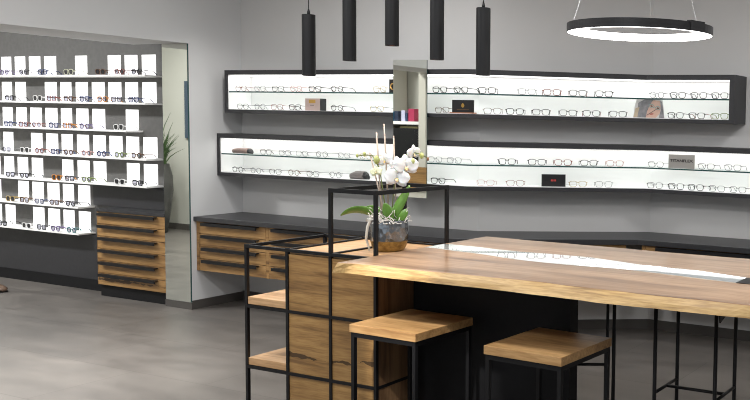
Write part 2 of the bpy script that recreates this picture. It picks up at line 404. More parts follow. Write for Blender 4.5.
# what the mirrors show of the display room behind
T = (-10.93, 1.85, 0)
pl_ = thing('potted_grass', 'tall dark floor vase with spiky green grass, seen in the tall mirror', 'plant', T)
MB().lathe([(.0, .0), (.13, 0), (.17, .25), (.205, .55), (.2, .75), (.165, .90), (.165, .905), (.14, .9), (.0, .88)][:], 28, (0, 0, 0)).build('vase', noisy('dark slate vase', (.05, .05, .05), (.085, .083, .08), .45, 8), pl_, smooth=True)
mb = MB()
for k in range(210):
    a = random.uniform(0, 2 * PI); r0 = random.uniform(0, .12); h = random.uniform(.22, .55) if k > 14 else random.uniform(.6, .95); lean = random.uniform(.02, .24)
    P = [(r0 * math.cos(a) + lean * s_ * s_ * math.cos(a), r0 * math.sin(a) + lean * s_ * s_ * math.sin(a), .86 + h * s_ * (1 - .15 * s_)) for s_ in (0, .25, .5, .75, 1)]
    mb.tube(P, [.011, .010, .008, .005, .001], 4, flat=.35)
mb.build('grass_blades', noisy('grass green', (.03, .075, .02), (.07, .13, .035), .5, 12), pl_)
tag(MB().box(-10.85, -10.35, 1.466, 1.48, 1.24, 2.0).build('picture', principled('blue grey picture', (.05, .08, .12), .3)), 'blue-grey framed panel at the edge of the tall mirror reflection', 'picture')
T = (-7.25, 1.6, 0)
uc = thing('niche_cabinet', 'pale niche cabinet with dark front over oak block, seen in the narrow mirror', 'cabinet', T)
beige_l = principled('pale cabinet lacquer', (.62, .60, .54), .4)
mb = MB(); mb.box(-7.0, -6.90, 1.467, 1.85, 1.001, 2.35); mb.box(-7.5, -6.90, 1.467, 1.82, 0, .749); mb.box(-7.64, -7.5, 1.467, 1.85, 0, 2.35); mb.box(-7.5, -7.0, 1.467, 1.85, 2.26, 2.35)
mb.build('frame', beige_l, uc, T)
MB().box(-7.5, -7.0, 1.467, 1.845, 1.50, 1.535).build('shelf', white_lam, uc, T)
MB().box(-7.5, -7.0, 1.467, 1.82, 1.002, 1.455).build('dark_front', black_matt, uc, T)
MB().box(-7.5, -6.88, 1.467, 1.852, .75, 1.0).build('oak_block', oak, uc, T)
for x0, x1, h, c, nm in ((-7.485, -7.43, .115, (.03, .22, .42), 'blue'), (-7.405, -7.345, .12, (.02, .03, .06), 'black'), (-7.30, -7.245, .13, (.5, .5, .68), 'pale violet'), (-7.235, -7.21, .10, (.02, .05, .12), 'navy'), (-7.195, -7.106, .15, (.40, .03, .09), 'crimson')):
    tag(MB().box(x0, x1, 1.70, 1.80, 1.5355, 1.5355 + h).build('product_box', principled('box ' + nm, c, .35), bevel=.002), f'{nm} product box on the niche shelf reflected in the narrow mirror', 'box', 'boxes on the niche shelf')
tag(MB().box(-7.32, -7.06, 1.6, 1.80, 1.4555, 1.475).build('magazine', principled('magazine yellow', (.55, .5, .25), .5)), 'pale magazine lying below the niche shelf reflected in the narrow mirror', 'magazine')

# ------------------------------------------------------------------ wall worktop and drawer cabinets below
T = (-4.6, 5.1, .7)
tag(strip1(MB(), .001, .46, XW + .001, 2.4, .708, .745).build('worktop', anth_top, None, T, bevel=.002), 'long anthracite worktop hung along the back wall under the two showcases', 'worktop')
for k, (nm) in enumerate(('four-drawer oak cabinet hung against the left wall under the worktop', 'four-drawer oak cabinet under the worktop, second from the left wall', 'four-drawer oak cabinet under the worktop behind the black rack top frame')):
    drawer_cabinet('hanging_drawer_cabinet', nm, 0, .755, 0, .42, .310, .707, 4, .085, .685, (XW + .003 + k * .757, 4.895, 0))
a, c = offp(.435)
drawer_cabinet('hanging_drawer_cabinet', 'oak drawer cabinet under the angled middle stretch of worktop behind the table', 0, 1.08, 0, .40, .31, .707, 4, .03, .78, (a[0] + .1 * math.cos(AN), a[1] + .1 * math.sin(AN), 0), AN)
for k, nm in enumerate(('oak cabinet with long black handle under the right stretch of worktop, beyond the table', 'oak cabinet under the far right end of worktop beyond the table')):
    drawer_cabinet('hanging_drawer_cabinet', nm, 0, 1.2, 0, .42, .31, .707, 4, .12, 1.14, (-2.72 + k * 1.203, 5.555, 0))

# ------------------------------------------------------------------ wall showcases
def showcase(label, x0, x1, z0, z1, zs):
    t = thing('wall_showcase', label, 'showcase', (-4.3, 5.2, z0), 0, 'lit wall showcases'); T = (-4.3, 5.2, z0)
    ft, fb, fe = .034, .028, .024
    strip1(MB(), .0, .24, x0, x1, z1 - ft, z1).build('top_board', anthracite, t, T)
    strip1(MB(), .0, .24, x0, x1, z0, z0 + fb).build('bottom_board', anthracite, t, T)
    MB().box(x0, x0 + fe, YA - .24, YA, z0 + fb, z1 - ft).build('end_board', anthracite, t, T)
    MB().box(x1 - .040, x1, YC - .24, YC, z0 + fb, z1 - ft).build('end_board', anthracite, t, T)
    a0, a1 = x0 + fe + .001, x1 - .041
    strip1(MB(), .002, .012, a0, a1, z0 + fb, z1 - ft).build('back_panel', white_lam, t, T)
    strip1(MB(), .013, .228, a0, a1, z0 + fb, z0 + fb + .003).build('base_liner', white_lam, t, T)
    strip1(MB(), .013, .228, a0, a1, z1 - ft - .003, z1 - ft).build('top_liner', white_lam, t, T)
    MB().box(a0, a0 + .003, YA - .228, YA - .013, z0 + fb + .004, z1 - ft - .004).build('side_liner', white_lam, t, T)
    MB().box(a1 - .003, a1, YC - .228, YC - .013, z0 + fb + .004, z1 - ft - .004).build('side_liner', white_lam, t, T)
    strip1(MB(), .025, .222, a0 + .01, a1 - .01, z1 - ft - .0036, z1 - ft - .0031).build('light_strip', led, t, T)
    strip1(MB(), .013, .222, a0 + .004, a1 - .004, zs - .006, zs).build('glass_shelf', shelf_glass, t, T)
    strip1(MB(), .2222, .2235, a0 + .004, a1 - .004, zs - .010, zs).build('shelf_edge', glass_edge, t, T)
    return z0 + fb + .003
UB = showcase('long upper wall showcase, anthracite frame, lit white inside, eyeglasses on two levels', -6.262, -2.122, 1.575, 1.917, 1.750)
LB = showcase('long lower wall showcase, anthracite frame, lit white inside, running past the photo edge', XW + .002, -1.83, 1.063, 1.407, 1.247)
def on_wall(x, d):
    a, c = offp(d)
    if x <= a[0]: return x, YA - d, 0.
    if x >= c[0]: return x, YC - d, 0.
    return x, a[1] + (x - a[0]) * math.tan(AN), AN
SHOW = [('upper showcase glass shelf', 1.7505, [(-6.127, 'Wr'), (-5.918, 'Wg'), (-5.724, 'Wk'), (-5.534, 'Rp'), (-5.338, 'Sk'), (-5.116, 'Rk'), (-4.70, 'Wy'), (-4.15, 'Sk'), (-3.965, 'Sk'), (-3.788, 'Sk'), (-3.551, 'Wg'), (-3.400, 'Sr'), (-3.243, 'Sd/r'), (-3.083, 'Sk'), (-2.738, 'Rg'), (-2.571, 'Sd'), (-2.408, 'Sd'), (-2.248, 'Sd')]),
        ('upper showcase floor', UB + .0005, [(-6.108, 'Wk'), (-5.92, 'Rg'), (-5.736, 'Wr'), (-5.546, 'Sk'), (-5.117, 'Rk'), (-4.727, 'Wy/k'), (-4.128, 'Wb'), (-3.755, 'Wb'), (-3.621, 'Sk'), (-3.465, 'Sk'), (-3.302, 'Sd'), (-3.158, 'Sk/r'), (-2.995, 'Sk'), (-2.585, 'Sk'), (-2.42, 'Sk/r'), (-2.244, 'Sn')]),
        ('lower showcase glass shelf', 1.2475, [(-5.86, 'Wk'), (-5.656, 'Wg'), (-5.477, 'Wg'), (-5.271, 'Rg'), (-5.049, 'Wg'), (-4.833, 'Wy'), (-4.19, 'Wg'), (-4.02, 'Wg'), (-3.666, 'Sk'), (-3.486, 'Sd'), (-3.328, 'Sr'), (-3.169, 'Sk'), (-3.008, 'Sp'), (-2.734, 'Wd'), (-2.337, 'Wk'), (-2.136, 'Wd')]),
        ('lower showcase floor', LB + .0005, [(-6.173, 'Rk'), (-5.972, 'Rg'), (-5.76, 'Wk'), (-5.562, 'Rb'), (-5.364, 'Wd'), (-5.135, 'Rg'), (-4.162, 'Sk'), (-3.793, 'Wp'), (-3.615, 'Wr'), (-3.235, 'Wy'), (-3.075, 'Wg'), (-2.738, 'Wk'), (-2.57, 'Sk'), (-2.415, 'Sk'), (-2.253, 'Wd'), (-2.094, 'Wd')])]
for place, z, L in SHOW:
    for i, (x, sp) in enumerate(L):
        px, py, rz = on_wall(x, .2)
        glasses(px, py, z, rz + random.uniform(-.04, .04), sp, glabel(sp, i, len(L), 'on ' + place), 'eyeglasses on the ' + place)

# display items in the showcases
def text_mesh(txt, size, ext=.0006):
    cu = bpy.data.curves.new('lettering', 'FONT'); cu.body = txt; cu.size = size; cu.extrude = ext; cu.align_x = 'CENTER'; cu.align_y = 'CENTER'; cu.offset = size * .022
    o = bpy.data.objects.new('tmp', cu); COL.objects.link(o); bpy.context.view_layer.update()
    me = bpy.data.meshes.new_from_object(o.evaluated_get(bpy.context.evaluated_depsgraph_get())); bpy.data.objects.remove(o)
    return me
gold = principled('gold print', (.55, .33, .08), .3, .6); black_card = principled('black card', (.012, .012, .013), .35); copper = principled('copper base', (.48, .22, .13), .35, .5)
# pink box
t = thing('display_box', 'pink-beige box with gold label and black end on the upper showcase floor', 'box', (-5.362, 5.16, UB))
MB().box(-.078, .075, -.03, .03, 0, .094).build('box_body', principled('pink beige card', (.55, .42, .38), .5), t, bevel=.001)
MB().box(.0752, .077, -.03, .03, 0, .094).build('black_end', black_card, t)
MB().box(-.038, .028, -.0312, -.0301, .058, .084).build('gold_label', gold, t)
MB().box(-.026, .012, -.0308, -.0301, .040, .044).build('print_line', black_card, t)
# black placard, gold drop, copper base
px, py, rz = -3.945, 5.13, 0
t = thing('display_placard', 'black placard with gold drop emblem on copper base, upper showcase floor', 'placard', (px, py, UB), .04)
MB().box(-.09, .09, -.004, .004, .008, .096).build('board', black_card, t)
MB().box(-.10, .10, -.02, .02, 0, .0079).build('base', copper, t)
mb = MB(); P = [(.013 * math.sin(a) * (1 - .45 * math.cos(a) * (math.cos(a) > 0)), .058 + .016 * math.cos(a)) for a in (2 * PI * k / 24 for k in range(24))]
mb.rings([[(x, -.0052, z) for x, z in P], [(x, -.0041, z) for x, z in P]]); mb.build('emblem', gold, t)
MB().box(-.05, .05, -.0048, -.0041, .026, .030).build('print_line', principled('bronze print', (.12, .07, .03), .4), t)
# small placard with gold ring beside the narrow mirror
t = thing('display_placard', 'small black placard with gold ring, half hidden by the narrow mirror', 'placard', (-4.545, 5.16, 1.7505))
MB().box(-.09, .09, -.004, .004, 0, .098).build('board', black_card, t)
MB().tube([(-.045 + .03 * math.cos(a), -.006, .045 + .024 * math.sin(a)) for a in (2 * PI * k / 20 for k in range(20))], .0045, 6, True).build('emblem', gold, t)
# black box with red mark
px, py, rz = on_wall(-3.405, .16)
t = thing('display_box', 'black box with small red mark on the lower showcase floor', 'box', (px, py, LB), rz)
MB().box(-.086, .086, -.02, .02, 0, .088).build('box_body', black_card, t, bevel=.001)
mk = MB()
for k in range(4): mk.box(-.019 + k * .0098, -.0115 + k * .0098, -.0212, -.0201, .038, .052)
mk.build('mark', principled('red print', (.55, .06, .05), .4), t)
# sign
t = thing('brand_sign', 'grey sign board with dark capital lettering on the lower showcase glass shelf', 'sign', (-2.535, 5.80, 1.2475))
MB().box(-.102, .102, -.004, .004, 0, .100).build('board', principled('warm grey sign', (.36, .345, .32), .5), t)
me = text_mesh('TITANFLEX', .0345); me.materials.append(principled('sign lettering', (.02, .012, .012), .5))
o = bpy.data.objects.new('lettering', me); COL.objects.link(o); o.parent = t; o.location = (0, -.0048, .055); o.rotation_euler = (PI / 2, 0, 0)
o.scale = (.182 / max(1e-6, me.vertices and (max(v.co.x for v in me.vertices) - min(v.co.x for v in me.vertices))), .8, 1)
# portrait poster
t = thing('portrait_card', 'photo card of a dark-haired person wearing glasses in the upper showcase corner', 'poster', (-2.805, 5.80, UB), AN * .4)
W_, H_ = .118, .142
card = [(-W_, 0), (W_, 0), (W_ - .004, .05), (W_ - .016, H_ - .012), (.06, H_), (-.09, H_), (-W_ + .012, .09)]
def patch(pts, y, name, mat):
    return MB().rings([[(x, y, z) for x, z in pts], [(x, y + .0008, z) for x, z in pts]]).build(name, mat, t)
patch(card, .0, 'card', principled('photo pale', (.66, .64, .63), .45))
def blob(cx, cz, rx, rz_, rot=0, k=20, wob=0.):
    return [(cx + rx * (1 + wob * math.sin(3 * a)) * math.cos(a) * math.cos(rot) - rz_ * math.sin(a) * math.sin(rot), cz + rx * math.cos(a) * math.sin(rot) + rz_ * (1 + wob * math.cos(2 * a)) * math.sin(a)) for a in (2 * PI * i / k for i in range(k))]
patch([(-.09, .004), (.02, .004), (.0, .05), (.015, .10), (.05, .134), (-.03, .137), (-.08, .11)], -.0012, 'hair', noisy('photo hair', (.15, .15, .165), (.34, .33, .34), .5, 25))
patch([(.075, .004), (.114, .004), (.108, .06), (.098, .12), (.085, .126), (.09, .06)], -.0012, 'hair', MATS['photo hair'])
patch([(-.115, .004), (-.085, .004), (-.082, .03), (-.07, .08), (-.10, .07)], -.0014, 'hair', principled('photo blond', (.52, .42, .30), .5))
patch([(-.022, .004), (.055, .004), (.085, .04), (.088, .09), (.08, .128), (.03, .130), (.005, .09), (-.012, .05)], -.0024, 'face', noisy('photo skin', (.62, .38, .29), (.74, .52, .43), .5, 12))
patch(blob(.022, .030, .016, .005, .1), -.0036, 'mouth', principled('photo lips', (.50, .14, .11), .5))
for cx_, cz_, rx_ in ((.020, .088, .020), (.068, .074, .016)):
    pts = [(x, -.0052, z) for x, z in blob(cx_, cz_, rx_, .012, -.25)]
    MB().tube(pts, .0022, 5, True).build('glasses_rim', principled('photo teal', (.25, .42, .42), .4), t)
    patch(blob(cx_, cz_, .009, .0045, -.2), -.0036, 'eye', principled('photo eye', (.06, .045, .04), .5))
MB().tube([(.04, -.0052, .083), (.052, -.0052, .078)], .0022, 5).build('glasses_bridge', MATS['photo teal'], t)
MB().tube([(-.015, -.0045, .02), (.025, -.0045, .045), (.062, -.0045, .068)], .002, 5).build('strand', principled('photo strand', (.1, .08, .08), .5), t)
# glasses cases
def case(x, y, z, rz, L, label, mat, mat_end, w=.032, h=.046, taper=.75, endl=.10):
    t = thing('glasses_case', label, 'glasses case', (x, y, z), rz)
    R = []
    for u, k in ((-.5, .55 * taper), (-.485, .8 * taper), (-.44, taper), (-.3, .5 + .5 * taper), (-.15, 1), (.2, 1), (.47 - endl, .97)):
        R.append([(u * L, w * k * math.cos(a) * (1 if math.sin(a) < .0 else 1), max(.0, h * .42 + h * .58 * k * math.sin(a) if math.sin(a) > 0 else h * .42 * (1 + math.sin(a)))) for a in (2 * PI * j / 20 for j in range(20))])
    MB().rings(R).build('case_body', mat, t, smooth=True)
    R = [[((.471 - endl + du) * L, y_ * k2, z_ * k2) for (_, y_, z_) in R[-1]] for du, k2 in ((0, .99), (endl * .5, .85), (endl + .02, .45), (endl + .029, .2))]
    MB().rings(R).build('end_opening', mat_end, t, smooth=True)
    return t
brown_lth = noisy('brown leather', (.20, .135, .115), (.30, .215, .185), .45, 18)
grey_lth = noisy('taupe leather', (.15, .13, .125), (.20, .175, .165), .5, 18)
case(-6.155, 5.165, 1.2475, 0, .21, 'brown leather glasses case at left end of the lower showcase glass shelf', brown_lth, black_card)
case(-4.93, 5.165, LB, 0, .185, 'taupe glasses case on the lower showcase floor behind the orchid', grey_lth, black_card, h=.062, taper=.45, endl=.16)

# narrow standing mirror in front of the showcases
T = (-4.378, 5.07, .99)
nm = thing('narrow_mirror', 'narrow upright mirror fixed in front of both wall showcases', 'mirror', T)
MB().box(-4.513, -4.210, 5.062, 5.068, .992, 1.982).build('mirror_glass', mirror_m, nm, T)
MB().box(-4.51, -4.24, 5.0685, 5.088, .994, 1.980).build('backing_board', principled('mirror backing', (.12, .13, .125), .5), nm, T)
MB().box(-4.2098, -4.2088, 5.062, 5.068, .992, 1.982).build('glass_edge', glass_edge, nm, T)

# ------------------------------------------------------------------ steel and oak shelf rack
PX = [-3.705, -3.432, -3.157, -2.886]; PF, PB = 3.124, 3.625; q = .0078
T = (-3.3, 3.37, 0)
rk = thing('shelf_rack', 'black steel tube rack with oak cube and shelves carrying the table end', 'rack', T)
for i, x in enumerate(PX):
    for y in (PF, PB):
        zt = 1.224 if i >= 2 else .920
        MB().box(x - q, x + q, y - q, y + q, 0, zt).build('post', black_metal, rk, T)
for z in (.910, .612, .306, .02):
    for y in (PF, PB):
        if y == PB and z in (.612, .306): continue
        for i in range(3): MB().box(PX[i] + q, PX[i + 1] - q, y - q, y + q, z - q, z + q * .9).build('rail', black_metal, rk, T)
    for x in PX: MB().box(x - q * .98, x + q * .98, PF + q, PB - q, z - q, z + q * .9).build('rail', black_metal, rk, T)
for y in (PF, PB): MB().box(PX[2] + q, PX[3] - q, y - q, y + q, 1.204, 1.2238).build('rail', black_metal, rk, T)
for x in (PX[2], PX[3]): MB().box(x - q * .98, x + q * .98, PF + q, PB - q, 1.204, 1.2238).build('rail', black_metal, rk, T)
MB().box(PX[0] + q + .001, PX[1] - q - .001, PF - .004, PB - q - .002, .6215, .658).build('shelf', oak_shelf, rk, T, bevel=.0015)
MB().box(PX[0] + q + .001, PX[1] - q - .001, PF - .004, PB - q - .002, .3155, .352).build('shelf', oak_shelf, rk, T, bevel=.0015)
MB().box(PX[1] + q + .001, PX[3] - q - .001, PF + q + .001, PB - q - .001, .893, .909).build('top_board', oak_shelf, rk, T)
# the cube has an oak front board and side boards coloured dark for shade
MB().box(PX[1] + q + .0015, PX[3] - q - .0015, PF - .002, PF + .02, .03, .892).build('front_board', oak_rack, rk, T)
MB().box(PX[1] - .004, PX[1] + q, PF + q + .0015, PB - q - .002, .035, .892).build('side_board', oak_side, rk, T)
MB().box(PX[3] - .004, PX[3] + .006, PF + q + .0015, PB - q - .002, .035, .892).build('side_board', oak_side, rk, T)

# ------------------------------------------------------------------ river table
ZT = .930
T = (-1.7, 3.38, 0)
tb = thing('bar_table', 'long live-edge oak bar table with a white glass river', 'table', T)
XL, XR = -2.866, -.42
def edge_pts(y0, amp, inset, seed, n_=60, flip=False):
    rnd = random.Random(seed); ph = [rnd.uniform(0, 6) for _ in range(4)]
    P = []
    for i in range(n_ + 1):
        x = XL + (XR - XL) * i / n_
        w = amp * (math.sin(3.1 * x + ph[0]) + .5 * math.sin(7.3 * x + ph[1]) + .3 * math.sin(17 * x + ph[2]) + .15 * math.sin(39 * x + ph[3]))
        P.append((x, y0 + w))
    return P
fr = edge_pts(2.895, .010, 0, 3); bk = edge_pts(3.925, .008, 0, 5)
fr[0] = (XL + .004, 2.868); fr[1] = (fr[1][0], 2.875)
top_o = fr + bk[::-1]
fr2 = edge_pts(2.868, .009, 0, 11); bk2 = edge_pts(3.945, .008, 0, 6)
bot_o = [(x - .008, y) for x, y in fr2] + bk2[::-1]
bot_o[0] = (XL - .009, 2.85)
mid_o = [((a[0] + c[0]) / 2 - .002, (a[1] * .35 + c[1] * .65)) for a, c in zip(top_o, bot_o)]
def ring(P, z): return [(x, y, z) for x, y in P]
mb = MB(); R = [ring(bot_o, ZT - .044), ring(mid_o, ZT - .024), ring(top_o, ZT - .002), ring([(x, y + (.003 if y < 3.4 else -.003)) for x, y in top_o], ZT)]
slab = mb.rings(R).build('tabletop', oak_table, tb, T)
slab.data.materials.append(oak_edge)
for p in slab.data.polygons:
    if abs(p.normal.z) < .8: p.material_index = 1
# the glass river set flush into the top
up_ = [(-2.858, 3.577), (-2.66, 3.573), (-2.52, 3.552), (-2.385, 3.545), (-2.2, 3.558), (-2.013, 3.562), (-1.85, 3.525), (-1.715, 3.490), (-1.55, 3.482), (-1.42, 3.472), (-1.3, 3.44), (-1.185, 3.41)]
lo_ = [(-2.858, 3.43), (-2.78, 3.43), (-2.685, 3.413), (-2.57, 3.40), (-2.459, 3.381), (-2.35, 3.352), (-2.244, 3.335), (-2.08, 3.326), (-1.928, 3.328), (-1.8, 3.342), (-1.692, 3.343), (-1.56, 3.33), (-1.444, 3.314), (-1.3, 3.292), (-1.185, 3.28)]
MB().prism(lo_ + up_[::-1], ZT - .003, ZT + .0015).build('glass_river', inlay, tb, T)
MB().box(-1.183, -1.12, 3.275, 3.405, ZT - .003, ZT + .002).build('river_end_plate', black_metal, tb, T)
# supports
MB().box(-2.872, -1.995, 3.362, 3.43, 0, ZT - .0445).build('pedestal_panel', black_matt, tb, T)
def rod(x, y, nm='leg', r=.0085): MB().tube([(x, y, 0), (x, y, ZT - .044)], r, 10).build(nm, black_metal, tb, T, smooth=True)
for x in (-1.544, -1.271):
    rod(x, 3.30); rod(x, 3.535)
    MB().tube([(x, 3.30, .425), (x, 3.535, .425)], .007, 8).build('brace', black_metal, tb, T, smooth=True)
MB().tube([(-1.544, 3.418, .425), (-1.271, 3.418, .425)], .007, 8).build('brace', black_metal, tb, T, smooth=True)
MB().box(-1.28, -1.262, 3.30, 3.535, ZT - .052, ZT - .0445).build('bracket', black_metal, tb, T)
mb = MB(); v = [(-1.271, 3.31, ZT - .053), (-1.271, 3.525, ZT - .053), (-1.271, 3.525, ZT - .13), (-1.271, 3.34, ZT - .185)]
mb.rings([[(x - .003, y, z) for x, y, z in v], [(x + .003, y, z) for x, y, z in v]]); mb.build('bracket', black_metal, tb, T)
rod(-1.880, 3.50, r=.007); rod(-1.846, 3.50, r=.0085)
MB().tube([(-1.880, 3.50, .455), (-2.0, 3.44, .455)], .007, 8).build('brace', black_metal, tb, T, smooth=True)

# ------------------------------------------------------------------ bar stools
def stool(x, y, rz, label):
    t = thing('bar_stool', label, 'bar stool', (x, y, 0), rz, 'oak and steel bar stools')
    h = .188; zs = .650; th = .036; e = .174; w = .0088
    MB().box(-h, h, -h, h, zs - th, zs).build('seat', oak_seat, t, bevel=.002)
    for sx in (-1, 1):
        for sy in (-1, 1): MB().box(sx * e - w, sx * e + w, sy * e - w, sy * e + w, 0, zs - th - .0005).build('leg', black_metal, t)
    mb = MB()
    for sy in (-1, 1): mb.box(-e + w, e - w, sy * e - w, sy * e + w, zs - th - .021, zs - th - .001)
    for sx in (-1, 1): mb.box(sx * e - w, sx * e + w, -e + w, e - w, zs - th - .021, zs - th - .001)
    mb.build('seat_frame', black_metal, t)
    mb = MB()
    for sy in (-1, 1): mb.box(-e + w, e - w, sy * e - w, sy * e + w, .001, .019)
    for sx in (-1, 1): mb.box(sx * e - w, sx * e + w, -e + w, e - w, .001, .019)
    mb.build('base_frame', black_metal, t)
    return t
stool(-2.664, 3.112, -.035, 'square oak bar stool standing close against the oak cube of the rack')
stool(-1.923, 3.075, -.05, 'square oak bar stool in front of the right edge of the black table panel')

# ------------------------------------------------------------------ pendants
shade_in = principled('warm copper inside', (.55, .25, .10), .3, .8)
lampglow = emission('pendant lamp', (1, .78, .55), 4.)
for i, (x, zb) in enumerate(((-3.578, 1.764), (-3.308, 1.838), (-3.039, 1.909), (-2.768, 1.839), (-2.503, 1.765))):
    t = thing('pendant_lamp', ('black cylinder pendant, leftmost of the row and hanging low', 'black cylinder pendant, second from the left in the row', 'black cylinder pendant hanging highest, middle of the row', 'black cylinder pendant, fourth from the left, above the narrow mirror', 'black cylinder pendant, last in the row, hanging low beside the ring light')[i], 'pendant lamp', (x, 3.4, zb), 0, 'black cylinder pendants in a row')
    R, H = .0325, .311
    MB().lathe([(R - .003, 0), (R, .0), (R, H - .002), (R - .002, H), (.006, H), (.006, H - .003), (R - .003, H - .003), (R - .003, 0.0005)], 28, caps=False).build('shade', black_metal, t, smooth=False)
    MB().lathe([(R - .0032, .004), (R - .0032, .05)], 28, caps=False).build('inner_sleeve', shade_in, t)
    MB().lathe([(0.001, .05), (R - .004, .05), (R - .004, .056), (.001, .056)], 24, caps=False).build('lamp', lampglow, t)
    MB().lathe([(.008, H), (.0075, H + .012), (.003, H + .028), (.002, H + .03)], 12).build('cord_grip', black_metal, t, smooth=True)
    MB().tube([(0, 0, H + .028), (0, 0, CH - zb - .02)], .0022, 6).build('cord', black_metal, t)
    MB().lathe([(.04, CH - zb - .022), (.04, CH - zb - .001)], 20).build('ceiling_rose', black_metal, t)
    li = bpy.data.lights.new('pendant_spot', 'SPOT'); li.energy = 14; li.spot_size = 1.25; li.spot_blend = .6; li.color = (1, .86, .70); li.shadow_soft_size = .03
    lo2 = bpy.data.objects.new('pendant_spot', li); COL.objects.link(lo2); lo2.parent = t; lo2.location = (0, 0, .045)

# ring light
T = (-1.692, 3.40, 1.955)
t = thing('ring_light', 'large black ring pendant glowing white inside above the table', 'ring lamp', T)
RO, RI, HH = .312, .282, .036
MB().rings([[(r * math.cos(a), r * math.sin(a), z) for r, z in ((RO, -HH / 2), (RO, HH / 2), (RI + .004, HH / 2), (RI + .004, HH / 2 - .002), (RO - .003, HH / 2 - .002), (RO - .003, -HH / 2))] for a in (2 * PI * k / 96 for k in range(96))], closed=True).build('ring', black_metal, t)
ringglow = emission('ring diffuser', (1, .985, .95), 5.)
MB().rings([[(r * math.cos(a), r * math.sin(a), z) for r, z in ((RO - .004, -HH / 2 + .001), (RO - .004, HH / 2 - .003), (RI, HH / 2 - .003), (RI, -HH / 2 + .001))] for a in (2 * PI * k / 96 for k in range(96))], closed=True).build('diffuser', ringglow, t)
MB().box(-.045, .045, -RO - .002, -RO + .02, -HH / 2 + .002, HH / 2 + .006, Matrix.Rotation(1.30, 4, 'Z')).build('driver_box', black_metal, t)
steel = principled('steel wire', (.55, .55, .55), .3, .8)
for a in (math.radians(107), math.radians(227), math.radians(347)):
    MB().tube([((RO - .015) * math.cos(a), (RO - .015) * math.sin(a), HH / 2), (.02 * math.cos(a), .02 * math.sin(a), CH - 1.955 - .02)], .0016, 6).build('suspension_wire', steel, t)
MB().lathe([(.06, CH - 1.955 - .03), (.06, CH - 1.955 - .001)], 24).build('ceiling_rose', black_metal, t)

# ------------------------------------------------------------------ orchid on the rack
T = (-3.03, 3.37, .9095)
oc = thing('orchid', 'white orchid in a silver and gold pot standing on the rack', 'orchid', T)
pot_m = principled('hammered silver glass', (.27, .285, .30), .16, .9); n, l, b = nodes(pot_m)
tc = n.new('ShaderNodeTexCoord'); vo = n.new('ShaderNodeTexVoronoi'); vo.inputs['Scale'].default_value = 55
mp = n.new('ShaderNodeMapping'); mp.inputs['Scale'].default_value = (1, 1, .6); bp = n.new('ShaderNodeBump'); bp.inputs['Strength'].default_value = .55; bp.inputs['Distance'].default_value = .004
l.new(tc.outputs['Object'], mp.inputs['Vector']); l.new(mp.outputs[0], vo.inputs['Vector']); l.new(vo.outputs['Distance'], bp.inputs['Height']); l.new(bp.outputs['Normal'], b.inputs['Normal'])
gold_m = noisy('gold leaf', (.16, .10, .035), (.42, .30, .11), .4, 45, 6); gold_m.node_tree.nodes['Principled BSDF'].inputs['Metallic'].default_value = .75
MB().lathe([(.0885, .052), (.091, .08), (.0905, .12), (.088, .152), (.0865, .155), (.083, .152), (.085, .12), (.08, .06), (.0, .055)], 40, caps=False).build('pot', pot_m, oc, smooth=True)
MB().lathe([(.0, 0), (.062, 0), (.070, .004), (.080, .022), (.0885, .0515)], 40, caps=False).build('pot_base', gold_m, oc, smooth=True)
MB().lathe([(.0, .14), (.0835, .136)], 24, caps=False).build('bark', noisy('bark mulch', (.08, .05, .03), (.16, .11, .07), .9, 60), oc)
twig = principled('white twig', (.72, .70, .66), .7)
mb = MB(); rnd = random.Random(4)
for k in range(85):
    a = rnd.uniform(0, 2 * PI); r0 = rnd.uniform(.03, .085); P = [Vector((r0 * math.cos(a), r0 * math.sin(a), .142))]
    d = Vector((rnd.uniform(-1, 1), rnd.uniform(-1, 1), rnd.uniform(.5, 1.5))).normalized()
    for _ in range(7):
        P.append(P[-1] + d * .013); d = (d + Vector((rnd.uniform(-.8, .8), rnd.uniform(-.8, .8), rnd.uniform(-.75, .5)))).normalized()
        if P[-1].z < .143: P[-1].z = .143
        hr = math.hypot(P[-1].x, P[-1].y)
        if hr > .105: P[-1].x *= .105 / hr; P[-1].y *= .105 / hr
    mb.tube(P, .0021, 5)
mb.build('twigs', twig, oc)
# camera-facing axes at the plant, used for the spread of the spray
side = Vector((.922, .387, 0)).normalized(); toc = Vector((.669, -.743, 0)).normalized()
def pt(px, z, dep=0.): return side * px + toc * dep + Vector((0, 0, z - T[2]))
# px: metres to the right of the pot centre as seen from the table front, z: height
leaf_m = noisy('orchid leaf', (.085, .20, .025), (.14, .30, .05), .32, 9, 3)
def leaf(P, w, name='leaf'):
    P = [Vector(p) for p in P]; mb = MB(); V = []
    N = 14
    def bez(t):
        a = (1 - t) ** 3; b_ = 3 * t * (1 - t) ** 2; c_ = 3 * t * t * (1 - t); d_ = t ** 3
        return P[0] * a + P[1] * b_ + P[2] * c_ + P[3] * d_
    def f(u, v):
        p = bez(u); tg = (bez(min(1, u + .02)) - bez(max(0, u - .02))).normalized()
        sd = tg.cross(toc if abs(tg.dot(toc)) < .9 else Vector((0, 0, 1))); sd = (sd * .75 + toc * .5).normalized(); sd = (sd - tg * sd.dot(tg)).normalized()
        ww = w * math.sin(PI * min(1, .12 + .88 * u)) ** .6 if u < .97 else w * .15
        x = (v - .5) * 2
        return p + sd * ww * x + tg.cross(sd) * (.25 * ww * abs(x))
    mb.grid(f, N, 6)
    return mb.build(name, leaf_m, oc, smooth=True, solid=.003)
leaf([pt(-.03, 1.055, .02), pt(-.10, 1.115, .03), pt(-.17, 1.125, .03), pt(-.236, 1.078, .02)], .023)
leaf([pt(.015, 1.05, .03), pt(.02, 1.11, .03), pt(.07, 1.17, .02), pt(.10, 1.232, .0)], .026)
leaf([pt(.0, 1.05, .05), pt(-.005, 1.09, .06), pt(-.015, 1.12, .06), pt(-.022, 1.148, .06)], .030)
